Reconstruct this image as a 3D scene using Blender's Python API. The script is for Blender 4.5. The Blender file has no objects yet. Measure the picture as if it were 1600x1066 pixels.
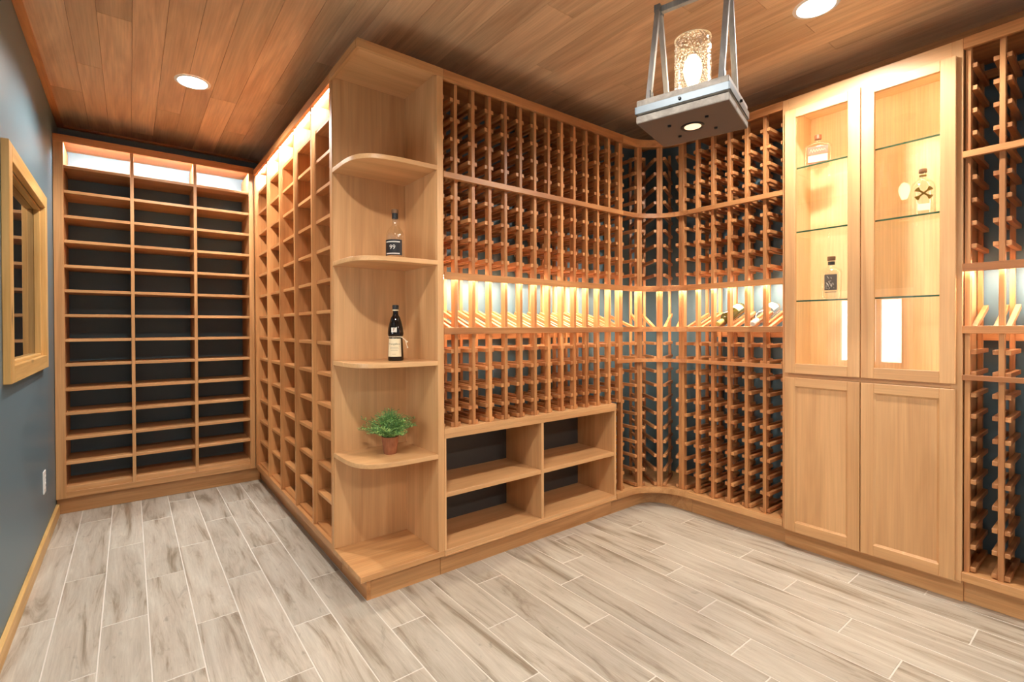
import bpy, bmesh, math, random
from mathutils import Vector, Matrix
import numpy as np
random.seed(11)
S = bpy.context.scene
COL = S.collection

# ---------------------------------------------------------------- camera
CAM = (0.0, 0.0, 1.2)
YAW, PITCH, ROLL, FPX, SX, SY = 0.651146994, 0.00751443, -0.003454434, 760.433623, -17.2064, -16.04665
f = Vector((math.sin(YAW)*math.cos(PITCH), math.cos(YAW)*math.cos(PITCH), -math.sin(PITCH)))
r0 = Vector((math.cos(YAW), -math.sin(YAW), 0)); u0 = r0.cross(f)
rr = math.cos(ROLL)*r0 + math.sin(ROLL)*u0
uu = -math.sin(ROLL)*r0 + math.cos(ROLL)*u0
cam = bpy.data.cameras.new('camera'); co = bpy.data.objects.new('camera', cam); COL.objects.link(co)
M = Matrix((rr, uu, -f)).transposed().to_4x4(); M.translation = CAM
co.matrix_world = M
cam.sensor_fit = 'HORIZONTAL'; cam.sensor_width = 36.0; cam.lens = FPX*36/1600
cam.shift_x = -SX/1600; cam.shift_y = SY/1600
cam.clip_start = 0.02; cam.clip_end = 60
S.camera = co

# ---------------------------------------------------------------- world, exposure
W = bpy.data.worlds.new('daylight'); S.world = W; W.use_nodes = True
wn, wl = W.node_tree.nodes, W.node_tree.links
wn['Background'].inputs[0].default_value = (0.97, 0.98, 1.0, 1)
# open daylight on the garden side (-X), dimmer fill light added behind, through the open rear
_tc = wn.new('ShaderNodeTexCoord'); _dp = wn.new('ShaderNodeVectorMath'); _dp.operation = 'DOT_PRODUCT'; _dp.inputs[1].default_value = (-1, 0, 0)
_mr = wn.new('ShaderNodeMapRange'); _mr.inputs[1].default_value = .55; _mr.inputs[2].default_value = .75
_mr.inputs[3].default_value = .22; _mr.inputs[4].default_value = 8.0
wl.new(_tc.outputs['Generated'], _dp.inputs[0]); wl.new(_dp.outputs['Value'], _mr.inputs[0]); wl.new(_mr.outputs[0], wn['Background'].inputs[1])
S.view_settings.view_transform = 'Standard'; S.view_settings.look = 'None'
S.view_settings.gamma = 1.0; S.view_settings.use_curve_mapping = False
S.view_settings.exposure = 0.38
S.cycles.use_denoising = True
S.cycles.max_bounces = 10; S.cycles.diffuse_bounces = 6; S.cycles.transparent_max_bounces = 24
S.cycles.sample_clamp_indirect = 6.0
CAN_POWER = 110.0      # watts of each recessed light
LED_RACK = 72.0; LED_FRONT = 130.0; LED_TOP = 230.0; LED_CABINET = 16.0

# ---------------------------------------------------------------- materials
def lin(c):
    return tuple((v/255/12.92 if v/255 <= .04045 else ((v/255+.055)/1.055)**2.4) for v in c) + (1.0,)

def newmat(name):
    m = bpy.data.materials.new(name); m.use_nodes = True
    nt = m.node_tree; b = nt.nodes['Principled BSDF']
    return m, nt, b

def plain(name, col, rough=.5, metal=0.0, **k):
    m, nt, b = newmat(name)
    b.inputs['Base Color'].default_value = lin(col)
    b.inputs['Roughness'].default_value = rough
    b.inputs['Metallic'].default_value = metal
    return m

def emit(name, col, s):
    m, nt, b = newmat(name)
    b.inputs['Base Color'].default_value = (0.8, 0.8, 0.8, 1)
    b.inputs['Emission Color'].default_value = lin(col)
    b.inputs['Emission Strength'].default_value = s
    return m

def wood(name, dark, light, axis, rough=.42, per='object', knots=False, var=.10, bump=.12, fine=.86, broad=(0.9, 11.0)):
    """Procedural timber with the grain running along one axis."""
    m, nt, b = newmat(name); N = nt.nodes; L = nt.links
    tc = N.new('ShaderNodeTexCoord')
    add = N.new('ShaderNodeVectorMath'); add.operation = 'ADD'
    L.new(tc.outputs['Object'], add.inputs[0])
    if per == 'object':
        oi = N.new('ShaderNodeObjectInfo'); rnd = oi.outputs['Random']
    else:
        at = N.new('ShaderNodeAttribute'); at.attribute_name = 'rnd'; rnd = at.outputs['Fac']
    sc = N.new('ShaderNodeVectorMath'); sc.operation = 'SCALE'; sc.inputs[0].default_value = (37.1, 23.7, 51.3)
    L.new(rnd, sc.inputs['Scale']); L.new(sc.outputs[0], add.inputs[1])
    def noise(along, across, detail, distort=0.0):
        mp = N.new('ShaderNodeMapping')
        s = [across]*3; s['XYZ'.index(axis)] = along
        mp.inputs['Scale'].default_value = s
        L.new(add.outputs[0], mp.inputs['Vector'])
        n = N.new('ShaderNodeTexNoise'); n.inputs['Scale'].default_value = 1.0
        n.inputs['Detail'].default_value = detail; n.inputs['Roughness'].default_value = .55
        n.inputs['Distortion'].default_value = distort
        L.new(mp.outputs[0], n.inputs['Vector']); return n.outputs['Fac']
    a = noise(broad[0], broad[1], 3, 1.2)
    c = noise(3.0, 130.0, 3)
    ramp = N.new('ShaderNodeValToRGB')
    ramp.color_ramp.elements[0].position = .32; ramp.color_ramp.elements[0].color = lin(dark)
    ramp.color_ramp.elements[1].position = .66; ramp.color_ramp.elements[1].color = lin(light)
    L.new(a, ramp.inputs[0])
    mx = N.new('ShaderNodeMix'); mx.data_type = 'RGBA'; mx.blend_type = 'MULTIPLY'; mx.inputs[0].default_value = 1.0
    r2 = N.new('ShaderNodeMapRange'); r2.inputs[1].default_value = .3; r2.inputs[2].default_value = .7
    r2.inputs[3].default_value = fine; r2.inputs[4].default_value = 1.06
    L.new(c, r2.inputs[0])
    L.new(ramp.outputs[0], mx.inputs[6]); L.new(r2.outputs[0], mx.inputs[7])
    hs = N.new('ShaderNodeHueSaturation')
    mr = N.new('ShaderNodeMapRange'); mr.inputs[3].default_value = 1-var; mr.inputs[4].default_value = 1+var
    L.new(rnd, mr.inputs[0]); L.new(mr.outputs[0], hs.inputs['Value'])
    out = mx.outputs[2]
    if knots:
        mp = N.new('ShaderNodeMapping'); s = [7.0]*3; s['XYZ'.index(axis)] = 2.2; mp.inputs['Scale'].default_value = s
        L.new(add.outputs[0], mp.inputs['Vector'])
        v = N.new('ShaderNodeTexVoronoi'); v.inputs['Scale'].default_value = 1.0
        L.new(mp.outputs[0], v.inputs['Vector'])
        kr = N.new('ShaderNodeMapRange'); kr.inputs[1].default_value = .05; kr.inputs[2].default_value = .14
        kr.inputs[3].default_value = .38; kr.inputs[4].default_value = 1.0
        L.new(v.outputs['Distance'], kr.inputs[0])
        mk = N.new('ShaderNodeMix'); mk.data_type = 'RGBA'; mk.blend_type = 'MULTIPLY'; mk.inputs[0].default_value = 1.0
        L.new(out, mk.inputs[6]); L.new(kr.outputs[0], mk.inputs[7]); out = mk.outputs[2]
    L.new(out, hs.inputs['Color']); L.new(hs.outputs[0], b.inputs['Base Color'])
    b.inputs['Roughness'].default_value = rough
    bp = N.new('ShaderNodeBump'); bp.inputs['Strength'].default_value = bump; bp.inputs['Distance'].default_value = .002
    L.new(c, bp.inputs['Height']); L.new(bp.outputs[0], b.inputs['Normal'])
    return m

RK_D, RK_L = (164, 104, 60), (212, 152, 96)       # rack timber
CB_D, CB_L = (198, 148, 98), (220, 172, 120)      # cabinet veneer
MAT = {}
for ax in 'XYZ':
    MAT['rack'+ax] = wood('rack_timber_'+ax, RK_D, RK_L, ax, var=.13)
    MAT['cab'+ax] = wood('cabinet_veneer_'+ax, CB_D, CB_L, ax, fine=.93, var=.04, broad=(0.7, 8.0))
    MAT['case'+ax] = wood('case_timber_'+ax, (188, 134, 82), (216, 164, 110), ax, var=.07)
    MAT['pine'+ax] = wood('pine_'+ax, (206, 160, 92), (232, 192, 126), ax, knots=True, var=.05)
    MAT['maple'+ax] = wood('maple_'+ax, (226, 190, 142), (240, 210, 166), ax, var=.03, broad=(0.6, 7.0))
    MAT['bay'+ax] = wood('bay_timber_'+ax, (186, 124, 72), (218, 158, 100), ax, var=.08)
MAT['ceiling'] = wood('ceiling_planks', (200, 162, 126), (232, 198, 158), 'Y', per='face', var=.14, rough=.38, broad=(1.0, 9.0))
MAT['ceiling_gap'] = plain('ceiling_joint', (120, 78, 48), .7)

def wall_paint():
    m, nt, b = newmat('slate_blue_paint'); N = nt.nodes; L = nt.links
    n = N.new('ShaderNodeTexNoise'); n.inputs['Scale'].default_value = 220; n.inputs['Detail'].default_value = 3
    tc = N.new('ShaderNodeTexCoord'); L.new(tc.outputs['Object'], n.inputs['Vector'])
    bp = N.new('ShaderNodeBump'); bp.inputs['Strength'].default_value = .08; bp.inputs['Distance'].default_value = .001
    L.new(n.outputs['Fac'], bp.inputs['Height']); L.new(bp.outputs[0], b.inputs['Normal'])
    b.inputs['Base Color'].default_value = lin((96, 122, 134)); b.inputs['Roughness'].default_value = .42
    return m
MAT['wall'] = wall_paint()
MAT['dark_room'] = plain('dark_recess', (40, 38, 36), .8)

def tile_mat():
    m, nt, b = newmat('wood_look_tile'); N = nt.nodes; L = nt.links
    tc = N.new('ShaderNodeTexCoord'); at = N.new('ShaderNodeAttribute'); at.attribute_name = 'rnd'
    sc = N.new('ShaderNodeVectorMath'); sc.operation = 'SCALE'; sc.inputs[0].default_value = (61.0, 43.0, 0)
    L.new(at.outputs['Fac'], sc.inputs['Scale'])
    add = N.new('ShaderNodeVectorMath'); add.operation = 'ADD'
    L.new(tc.outputs['Object'], add.inputs[0]); L.new(sc.outputs[0], add.inputs[1])
    def noise(x, y, det, dist=0.0, rough=.55):
        mp = N.new('ShaderNodeMapping'); mp.inputs['Scale'].default_value = (x, y, 1)
        L.new(add.outputs[0], mp.inputs['Vector'])
        n = N.new('ShaderNodeTexNoise'); n.inputs['Scale'].default_value = 1; n.inputs['Detail'].default_value = det
        n.inputs['Distortion'].default_value = dist; n.inputs['Roughness'].default_value = rough
        L.new(mp.outputs[0], n.inputs['Vector']); return n.outputs['Fac']
    a = noise(13, 1.5, 7, 1.3, .62)
    ramp = N.new('ShaderNodeValToRGB'); e = ramp.color_ramp.elements
    e[0].position = .33; e[0].color = lin((136, 123, 105))
    e[1].position = .72; e[1].color = lin((200, 195, 182))
    x = ramp.color_ramp.elements.new(.46); x.color = lin((178, 169, 154))
    L.new(a, ramp.inputs[0])
    fine = noise(150, 7, 6, .8, .7)
    mr = N.new('ShaderNodeMapRange'); mr.inputs[1].default_value = .3; mr.inputs[2].default_value = .7
    mr.inputs[3].default_value = .84; mr.inputs[4].default_value = 1.08
    L.new(fine, mr.inputs[0])
    mx = N.new('ShaderNodeMix'); mx.data_type = 'RGBA'; mx.blend_type = 'MULTIPLY'; mx.inputs[0].default_value = 1
    L.new(ramp.outputs[0], mx.inputs[6]); L.new(mr.outputs[0], mx.inputs[7])
    kn = noise(16, 5, 2, 2.5)
    kr = N.new('ShaderNodeMapRange'); kr.inputs[1].default_value = .66; kr.inputs[2].default_value = .76
    kr.inputs[3].default_value = 1.0; kr.inputs[4].default_value = .74
    L.new(kn, kr.inputs[0])
    m2 = N.new('ShaderNodeMix'); m2.data_type = 'RGBA'; m2.blend_type = 'MULTIPLY'; m2.inputs[0].default_value = 1
    L.new(mx.outputs[2], m2.inputs[6]); L.new(kr.outputs[0], m2.inputs[7])
    hs = N.new('ShaderNodeHueSaturation'); vr = N.new('ShaderNodeMapRange')
    vr.inputs[3].default_value = .90; vr.inputs[4].default_value = 1.07
    L.new(at.outputs['Fac'], vr.inputs[0]); L.new(vr.outputs[0], hs.inputs['Value'])
    L.new(m2.outputs[2], hs.inputs['Color']); L.new(hs.outputs[0], b.inputs['Base Color'])
    b.inputs['Roughness'].default_value = .38
    return m
MAT['tile'] = tile_mat()
MAT['grout'] = plain('grout', (214, 208, 198), .8)

def pane(name, tint, ior=1.5, base=0.0, edge=None):
    """Thin clear sheet: passes light straight through, mirrors by angle."""
    m = bpy.data.materials.new(name); m.use_nodes = True; nt = m.node_tree; N = nt.nodes; L = nt.links
    N.clear(); o = N.new('ShaderNodeOutputMaterial')
    t = N.new('ShaderNodeBsdfTransparent'); t.inputs[0].default_value = tint
    g = N.new('ShaderNodeBsdfGlossy'); g.inputs['Roughness'].default_value = 0.0; g.inputs['Color'].default_value = (1, 1, 1, 1)
    fr = N.new('ShaderNodeFresnel'); fr.inputs[0].default_value = ior
    ge = N.new('ShaderNodeNewGeometry'); bf = N.new('ShaderNodeMapRange')
    bf.inputs[3].default_value = ior; bf.inputs[4].default_value = 1/ior
    L.new(ge.outputs['Backfacing'], bf.inputs[0]); L.new(bf.outputs[0], fr.inputs['IOR'])
    ad = N.new('ShaderNodeMath'); ad.operation = 'ADD'; ad.inputs[1].default_value = base; ad.use_clamp = True
    mx = N.new('ShaderNodeMixShader')
    L.new(fr.outputs[0], ad.inputs[0]); L.new(ad.outputs[0], mx.inputs[0]); L.new(t.outputs[0], mx.inputs[1]); L.new(g.outputs[0], mx.inputs[2])
    L.new(mx.outputs[0], o.inputs[0]); return m
MAT['pane'] = pane('clear_pane', (.99, 1, .99, 1), 1.45, .02)
MAT['shelf_glass'] = pane('shelf_glass', (.97, 1, .98, 1), 1.45)
MAT['glass_edge'] = plain('green_glass_edge', (40, 84, 62), .15)
MAT['bottle_clear'] = pane('bottle_clear', (.95, .95, .94, 1), 1.5, .05)
def seeded_glass():
    m = pane('seeded_glass', (.97, .96, .94, 1), 1.5, .03); nt = m.node_tree; N = nt.nodes; L = nt.links
    v = N.new('ShaderNodeTexVoronoi'); v.inputs['Scale'].default_value = 170
    tc = N.new('ShaderNodeTexCoord'); L.new(tc.outputs['Object'], v.inputs['Vector'])
    bp = N.new('ShaderNodeBump'); bp.inputs['Strength'].default_value = 1.0; bp.inputs['Distance'].default_value = .004
    L.new(v.outputs['Distance'], bp.inputs['Height'])
    mx = [n for n in N if n.type == 'MIX_SHADER'][0]
    d = N.new('ShaderNodeBsdfTranslucent'); d.inputs[0].default_value = (.95, .9, .82, 1)
    th = N.new('ShaderNodeMath'); th.operation = 'LESS_THAN'; th.inputs[1].default_value = .30
    L.new(v.outputs['Distance'], th.inputs[0])
    ml = N.new('ShaderNodeMath'); ml.operation = 'MULTIPLY'; ml.inputs[1].default_value = .55; L.new(th.outputs[0], ml.inputs[0])
    m2 = N.new('ShaderNodeMixShader'); L.new(ml.outputs[0], m2.inputs[0]); L.new(mx.outputs[0], m2.inputs[1]); L.new(d.outputs[0], m2.inputs[2])
    o = [n for n in N if n.type == 'OUTPUT_MATERIAL'][0]; L.new(m2.outputs[0], o.inputs[0])
    for n in N:
        if n.type in ('BSDF_GLOSSY', 'FRESNEL'): L.new(bp.outputs[0], n.inputs['Normal'])
    return m
MAT['seeded'] = seeded_glass()
MAT['can'] = emit('can_lens', (255, 246, 232), 12.0)
MAT['led_front'] = emit('led_front', (255, 236, 206), LED_FRONT)
MAT['led_rack'] = emit('led_warm', (255, 240, 216), LED_RACK)
MAT['led_top'] = emit('led_shelf', (250, 250, 250), LED_TOP)
MAT['led_cab'] = emit('led_cabinet', (255, 234, 200), LED_CABINET)
MAT['bulb'] = emit('bulb_glow', (255, 226, 180), 13.0)
MAT['base_lamp'] = emit('base_lamp', (255, 214, 170), .9)
MAT['white'] = plain('white_plastic', (238, 238, 234), .35)
MAT['white_paint'] = plain('white_paint', (240, 240, 238), .4)
MAT['black'] = plain('black_metal', (28, 28, 30), .4, .6)
MAT['weathered'] = wood('weathered_wood', (150, 140, 130), (196, 188, 178), 'X', rough=.7, var=.03)
MAT['weatheredZ'] = wood('weathered_wood_z', (128, 126, 126), (176, 172, 168), 'Z', rough=.7, var=.03)
MAT['galv'] = plain('galvanised_band', (118, 128, 136), .45, .5)
MAT['paper'] = plain('cream_label', (232, 214, 176), .6)
MAT['paper_white'] = plain('pale_label', (236, 228, 214), .6)
MAT['ink'] = plain('label_ink', (74, 78, 62), .6)
MAT['black_label'] = plain('black_label', (30, 28, 30), .5)
MAT['white_ink'] = plain('white_ink', (226, 222, 214), .5)
MAT['copper_label'] = plain('copper_label', (150, 84, 50), .45)
MAT['dark_glass'] = plain('dark_bottle_glass', (22, 14, 12), .06)
MAT['cork'] = plain('cork', (120, 84, 54), .7)
MAT['gold'] = plain('antique_gold', (134, 104, 40), .35, .6)
MAT['cord'] = plain('cream_cord', (230, 210, 176), .8)
MAT['green_glass'] = plain('green_wine_glass', (66, 62, 22), .08)
MAT['pale_glass'] = plain('pale_wine_glass', (206, 186, 158), .08)
MAT['foil_yellow'] = plain('yellow_foil', (222, 186, 104), .4)
MAT['foil_white'] = plain('white_foil', (232, 222, 204), .4)
def leaf_mat():
    m, nt, b = newmat('leaf_green'); N = nt.nodes; L = nt.links
    at = N.new('ShaderNodeAttribute'); at.attribute_name = 'rnd'
    r = N.new('ShaderNodeValToRGB'); r.color_ramp.elements[0].color = lin((84, 142, 84)); r.color_ramp.elements[1].color = lin((190, 224, 132))
    L.new(at.outputs['Fac'], r.inputs[0]); L.new(r.outputs[0], b.inputs['Base Color']); b.inputs['Roughness'].default_value = .5
    return m
MAT['leaf'] = leaf_mat()
MAT['terracotta'] = wood('terracotta', (140, 84, 56), (176, 112, 74), 'Z', rough=.85, var=.02, broad=(14, 20))
MAT['soil'] = plain('soil', (52, 38, 28), .9)

# ---------------------------------------------------------------- builders
def wloc(o):
    p = Vector((0, 0, 0))
    while o is not None:
        p += o.location; o = o.parent
    return p

class MB:
    """Collects solids in world coordinates and links them as one mesh object."""
    def __init__(s): s.v = []; s.f = []; s.m = []; s.r = []; s.smooth = []
    def face(s, pts, m=0, rnd=0.0, smooth=False):
        i = len(s.v); s.v += [tuple(p) for p in pts]; s.f.append(list(range(i, i+len(pts)))); s.m.append(m); s.r.append(rnd); s.smooth.append(smooth)
    def raw(s, vs, fs, m=0, rnd=0.0, smooth=False):
        i = len(s.v); s.v += [tuple(p) for p in vs]
        for q in fs: s.f.append([i+k for k in q]); s.m.append(m); s.r.append(rnd); s.smooth.append(smooth)
    def box(s, x0, x1, y0, y1, z0, z1, m=0, rnd=0.0, ch=0.0012, T=None):
        """A box with chamfered long edges (ch = chamfer size)."""
        if x0 > x1: x0, x1 = x1, x0
        if y0 > y1: y0, y1 = y1, y0
        if z0 > z1: z0, z1 = z1, z0
        c = min(ch, (x1-x0)*.25, (y1-y0)*.25, (z1-z0)*.25)
        bm = bmesh.new()
        bmesh.ops.create_cube(bm, size=1.0)
        for v in bm.verts:
            v.co = Vector((x0 if v.co.x < 0 else x1, y0 if v.co.y < 0 else y1, z0 if v.co.z < 0 else z1))
        if c > 1e-5:
            bmesh.ops.bevel(bm, geom=bm.edges[:], offset=c, segments=1, affect='EDGES', profile=.5)
        vs = [(T @ v.co) if T else v.co.copy() for v in bm.verts]
        fs = [[v.index for v in fc.verts] for fc in bm.faces]
        bm.verts.index_update()
        fs = [[v.index for v in fc.verts] for fc in bm.faces]
        bm.free(); s.raw(vs, fs, m, rnd)
        return s
    def tube(s, p0, p1, r0, r1=None, n=20, m=0, caps=True, smooth=True):
        r1 = r0 if r1 is None else r1
        p0 = Vector(p0); p1 = Vector(p1); d = (p1-p0).normalized()
        a = d.orthogonal().normalized(); b = d.cross(a)
        vs = [p0 + r0*(math.cos(2*math.pi*k/n)*a+math.sin(2*math.pi*k/n)*b) for k in range(n)] + \
             [p1 + r1*(math.cos(2*math.pi*k/n)*a+math.sin(2*math.pi*k/n)*b) for k in range(n)]
        fs = [[k, (k+1) % n, n+(k+1) % n, n+k] for k in range(n)]
        s.raw(vs, fs, m, smooth=smooth)
        if caps: s.raw(vs, [list(range(n))[::-1], list(range(n, 2*n))], m)
        return s
    def lathe(s, prof, n=40, T=None, m=0, smooth=True, sx=1.0, sy=1.0, closed=True):
        """prof: list of (radius, z)."""
        vs = []
        for r, z in prof:
            for k in range(n):
                a = 2*math.pi*k/n; p = Vector((r*math.cos(a)*sx, r*math.sin(a)*sy, z)); vs.append(T @ p if T else p)
        fs = []
        for j in range(len(prof)-1):
            for k in range(n):
                fs.append([j*n+k, j*n+(k+1) % n, (j+1)*n+(k+1) % n, (j+1)*n+k])
        s.raw(vs, fs, m, smooth=smooth)
        if closed:
            s.raw(vs, [list(range(n))[::-1], list(range((len(prof)-1)*n, len(prof)*n))], m)
        return s
    def prism(s, poly, z0, z1, m=0, ch=0.0):
        n = len(poly)
        if ch > 0:
            c = Vector((sum(p[0] for p in poly)/n, sum(p[1] for p in poly)/n))
            def ins(p):
                d = Vector(p)-c; L = d.length; return c + d*((L-ch)/L) if L > 0 else c
            rings = [([ins(p) for p in poly], z0), (poly, z0+ch), (poly, z1-ch), ([ins(p) for p in poly], z1)]
        else: rings = [(poly, z0), (poly, z1)]
        vs = [(p[0], p[1], z) for pl, z in rings for p in pl]
        fs = []
        for j in range(len(rings)-1):
            for k in range(n): fs.append([j*n+k, j*n+(k+1) % n, (j+1)*n+(k+1) % n, (j+1)*n+k])
        fs.append(list(range(n))[::-1]); fs.append([(len(rings)-1)*n+k for k in range(n)])
        s.raw(vs, fs, m); return s
    def sweep(s, path, off0, off1, z0, z1, m=0):
        """Band along a plan path: between offsets off0 and off1 to the outward side."""
        P = [Vector(p) for p in path]; nrm = []
        for i in range(len(P)):
            d = (P[min(i+1, len(P)-1)] - P[max(i-1, 0)]).normalized(); nrm.append(Vector((-d.y, d.x)))
        vs = []
        for p, q in zip(P, nrm):
            a = p+q*off0; b = p+q*off1
            vs += [(a.x, a.y, z0), (b.x, b.y, z0), (b.x, b.y, z1), (a.x, a.y, z1)]
        fs = []
        for i in range(len(P)-1):
            for k in range(4): fs.append([i*4+k, i*4+(k+1) % 4, (i+1)*4+(k+1) % 4, (i+1)*4+k])
        fs.append([0, 1, 2, 3]); e = (len(P)-1)*4; fs.append([e+3, e+2, e+1, e])
        s.raw(vs, fs, m); return s
    def data(s, name, mats, origin=Vector((0, 0, 0))):
        me = bpy.data.meshes.new(name)
        me.from_pydata([tuple(Vector(v)-origin) for v in s.v], [], s.f)
        for mt in (mats if isinstance(mats, (list, tuple)) else [mats]): me.materials.append(mt)
        me.polygons.foreach_set('material_index', s.m)
        me.polygons.foreach_set('use_smooth', s.smooth)
        at = me.attributes.new('rnd', 'FLOAT', 'FACE'); at.data.foreach_set('value', s.r)
        bm = bmesh.new(); bm.from_mesh(me); bmesh.ops.recalc_face_normals(bm, faces=bm.faces); bm.to_mesh(me); bm.free()
        me.update(); return me
    def build(s, name, mats, parent=None, label=None):
        o = bpy.data.objects.new(name, s.data(name, mats, wloc(parent) if parent else Vector((0, 0, 0))))
        COL.objects.link(o)
        if parent: o.parent = parent
        if label: o['label'] = label
        return o

def thing(name, label, cat, loc=(0, 0, 0), group=None):
    o = bpy.data.objects.new(name, None); o.location = loc; o.empty_display_size = .05
    COL.objects.link(o); o['label'] = label; o['category'] = cat
    if group: o['group'] = group
    return o
def struct(o, name=None):
    o['kind'] = 'structure'; return o
def box(name, mat, parent, *a, label=None, **k):
    return MB().box(*a, **k).build(name, mat, parent, label)
def place(me, name, parent, x, y, z, rz=0.0):
    """A part that shares mesh data, put at a world place."""
    o = bpy.data.objects.new(name, me); COL.objects.link(o); o.parent = parent
    o.location = Vector((x, y, z)) - wloc(parent); o.rotation_euler = (0, 0, rz); return o

# ---------------------------------------------------------------- measured layout (metres)
XW, XI, YF, XR, YB = -.385, .773, 2.006, 2.834, 4.175
TOP, ZC = 2.424, 2.585
TOE, Z0 = .044, .107
YWF = 2.335          # wall behind the long rack
XWR = 3.165          # wall behind the right racks
YWB = 4.48           # wall behind the far shelves
YEND = -2.6

# ---------------------------------------------------------------- the room
def floor():
    g = .0022; wT = .1530; LT = .8672
    x0 = -.254
    off = {-1: .12, 0: .467, 1: .785, 2: .267, 3: .577, 4: .031, 5: .322, 6: .66, 7: .066, 8: .393, 9: .700, 10: .135,
           11: .47, 12: .76, 13: .033, 14: .253, 15: .512, 16: .711, 17: .110, 18: .383, 19: .820}
    m = MB()
    X1, Y0, Y1 = XWR, YEND, YWB
    m.box(XW-.1, X1+.1, Y0, Y1+.1, -.12, -.0012, m=1, ch=0)
    for i in range(-1, 24):
        xa = x0+i*wT+g; xb = x0+(i+1)*wT-g
        xa = max(xa, XW); xb = min(xb, X1)
        if xb-xa < .01: continue
        o = off.get(i, random.random()*LT)
        k = math.floor((Y0-o)/LT)
        while True:
            ya = o+k*LT+g; yb = o+(k+1)*LT-g; k += 1
            if ya > Y1: break
            ya = max(ya, Y0); yb = min(yb, Y1)
            if yb-ya < .01: continue
            c = .0012; rn = random.random()
            z = 0.0
            m.raw([(xa, ya, z-c), (xb, ya, z-c), (xb, yb, z-c), (xa, yb, z-c), (xa+c, ya+c, z), (xb-c, ya+c, z), (xb-c, yb-c, z), (xa+c, yb-c, z)],
                  [[4, 5, 6, 7], [0, 1, 5, 4], [1, 2, 6, 5], [2, 3, 7, 6], [3, 0, 4, 7]], 0, rn)
    struct(m.build('floor', [MAT['tile'], MAT['grout']]))
floor()

def ceiling():
    m = MB()
    m.box(XW-.1, XWR+.1, YEND, YWB+.1, ZC+.004, ZC+.14, m=1, ch=0)
    x = -.3725; rs = random.Random(5)
    while x < XWR:
        w = rs.choice([.105, .125, .125, .14, .16]); xb = min(x+w, XWR)
        y = YEND - rs.random()*1.2
        while y < YWB:
            Lp = rs.uniform(1.3, 2.9); yb = min(y+Lp, YWB); ya = max(y, YEND)
            if yb-ya > .01:
                g = .0002; c = .0007
                a, b_, p, q = x+g, xb-g, ya+g, yb-g
                m.raw([(a, p, ZC+.004), (b_, p, ZC+.004), (b_, q, ZC+.004), (a, q, ZC+.004), (a+c, p+c, ZC), (b_-c, p+c, ZC), (b_-c, q-c, ZC), (a+c, q-c, ZC)],
                      [[4, 5, 6, 7], [0, 1, 5, 4], [1, 2, 6, 5], [2, 3, 7, 6], [3, 0, 4, 7]], 0, rs.random())
            y += Lp
        x = xb
    struct(m.build('ceiling', [MAT['ceiling'], MAT['ceiling_gap']]))
ceiling()
# ceiling edge mouldings
struct(box('trim_1', MAT['rackY'], None, XW, XW+.035, YEND, YWB, ZC-.012, ZC))
struct(box('trim_3', MAT['rackY'], None, XWR-.03, XWR, YEND, YWF, ZC-.035, ZC))
struct(box('trim_2', MAT['rackX'], None, XW+.035, 1.09, YWB-.035, YWB, ZC-.012, ZC))

# window in the left wall (cased, with a mirror-like dark pane) and the garden window nearer the camera
WY0, WY1, WZ0, WZ1 = 2.665, 3.605, 1.055, 1.850      # pane opening
GY0, GY1, GZ0, GZ1 = 1.40, 1.98, .80, 1.50
m = MB(); T = .14
def wall_piece(y0, y1, z0, z1): m.box(XW-T, XW, y0, y1, z0, z1, ch=0)
wall_piece(YEND, GY0, 0, ZC); wall_piece(GY0, GY1, 0, GZ0); wall_piece(GY0, GY1, GZ1, ZC)
wall_piece(GY1, WY0, 0, ZC); wall_piece(WY0, WY1, 0, WZ0); wall_piece(WY0, WY1, WZ1, ZC); wall_piece(WY1, YWB+.1, 0, ZC)
struct(m.build('wall_left', MAT['wall']))
struct(box('wall_back', MAT['wall'], None, XW, 1.1885, YWB, YWB+.1, 0, ZC, ch=0))
struct(box('wall_inner', MAT['wall'], None, 1.1015, 1.1885, 2.378, YWB, 0, ZC, ch=0))
struct(box('wall_front', MAT['wall'], None, 1.1885, XWR+.1, YWF, YWF+.1, 0, ZC, ch=0))
struct(box('wall_right', MAT['wall'], None, XWR, XWR+.1, YEND, YWF, 0, ZC, ch=0))
struct(box('baseboard_left', MAT['pineY'], None, XW, XW+.018, YEND, YB+.03, 0, .074, ch=.003))

w = bpy.data.objects.new('window_1', None); COL.objects.link(w); w.location = (XW, 3.13, 1.45); w['kind'] = 'structure'
cw, pr = .068, .024
fy0, fy1, fz0, fz1 = WY0-cw+.01, WY1+cw, WZ0-cw, WZ1+cw+.005
MB().box(XW, XW+pr, fy0, fy0+cw, fz0, fz1, ch=.002).build('window_casing', MAT['pineZ'], w)
MB().box(XW, XW+pr, fy1-cw, fy1, fz0, fz1, ch=.002).build('window_casing', MAT['pineZ'], w)
MB().box(XW, XW+pr, fy0+cw, fy1-cw, fz1-cw, fz1, ch=.002).build('window_casing', MAT['pineY'], w)
MB().box(XW, XW+pr, fy0+cw, fy1-cw, fz0, fz0+cw, ch=.002).build('window_casing', MAT['pineY'], w)
jd = .023
MB().box(XW-jd, XW+.002, WY0, WY0+.012, WZ0, WZ1).box(XW-jd, XW+.002, WY1-.012, WY1, WZ0, WZ1).build('jamb', MAT['pineZ'], w)
MB().box(XW-jd, XW+.002, WY0+.012, WY1-.012, WZ0, WZ0+.012).box(XW-jd, XW+.002, WY0+.012, WY1-.012, WZ1-.012, WZ1).build('jamb', MAT['pineY'], w)
MAT['dark_pane'] = plain('dark_pane', (26, 25, 24), .01); MAT['dark_pane'].node_tree.nodes['Principled BSDF'].inputs['IOR'].default_value = 1.9
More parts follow.
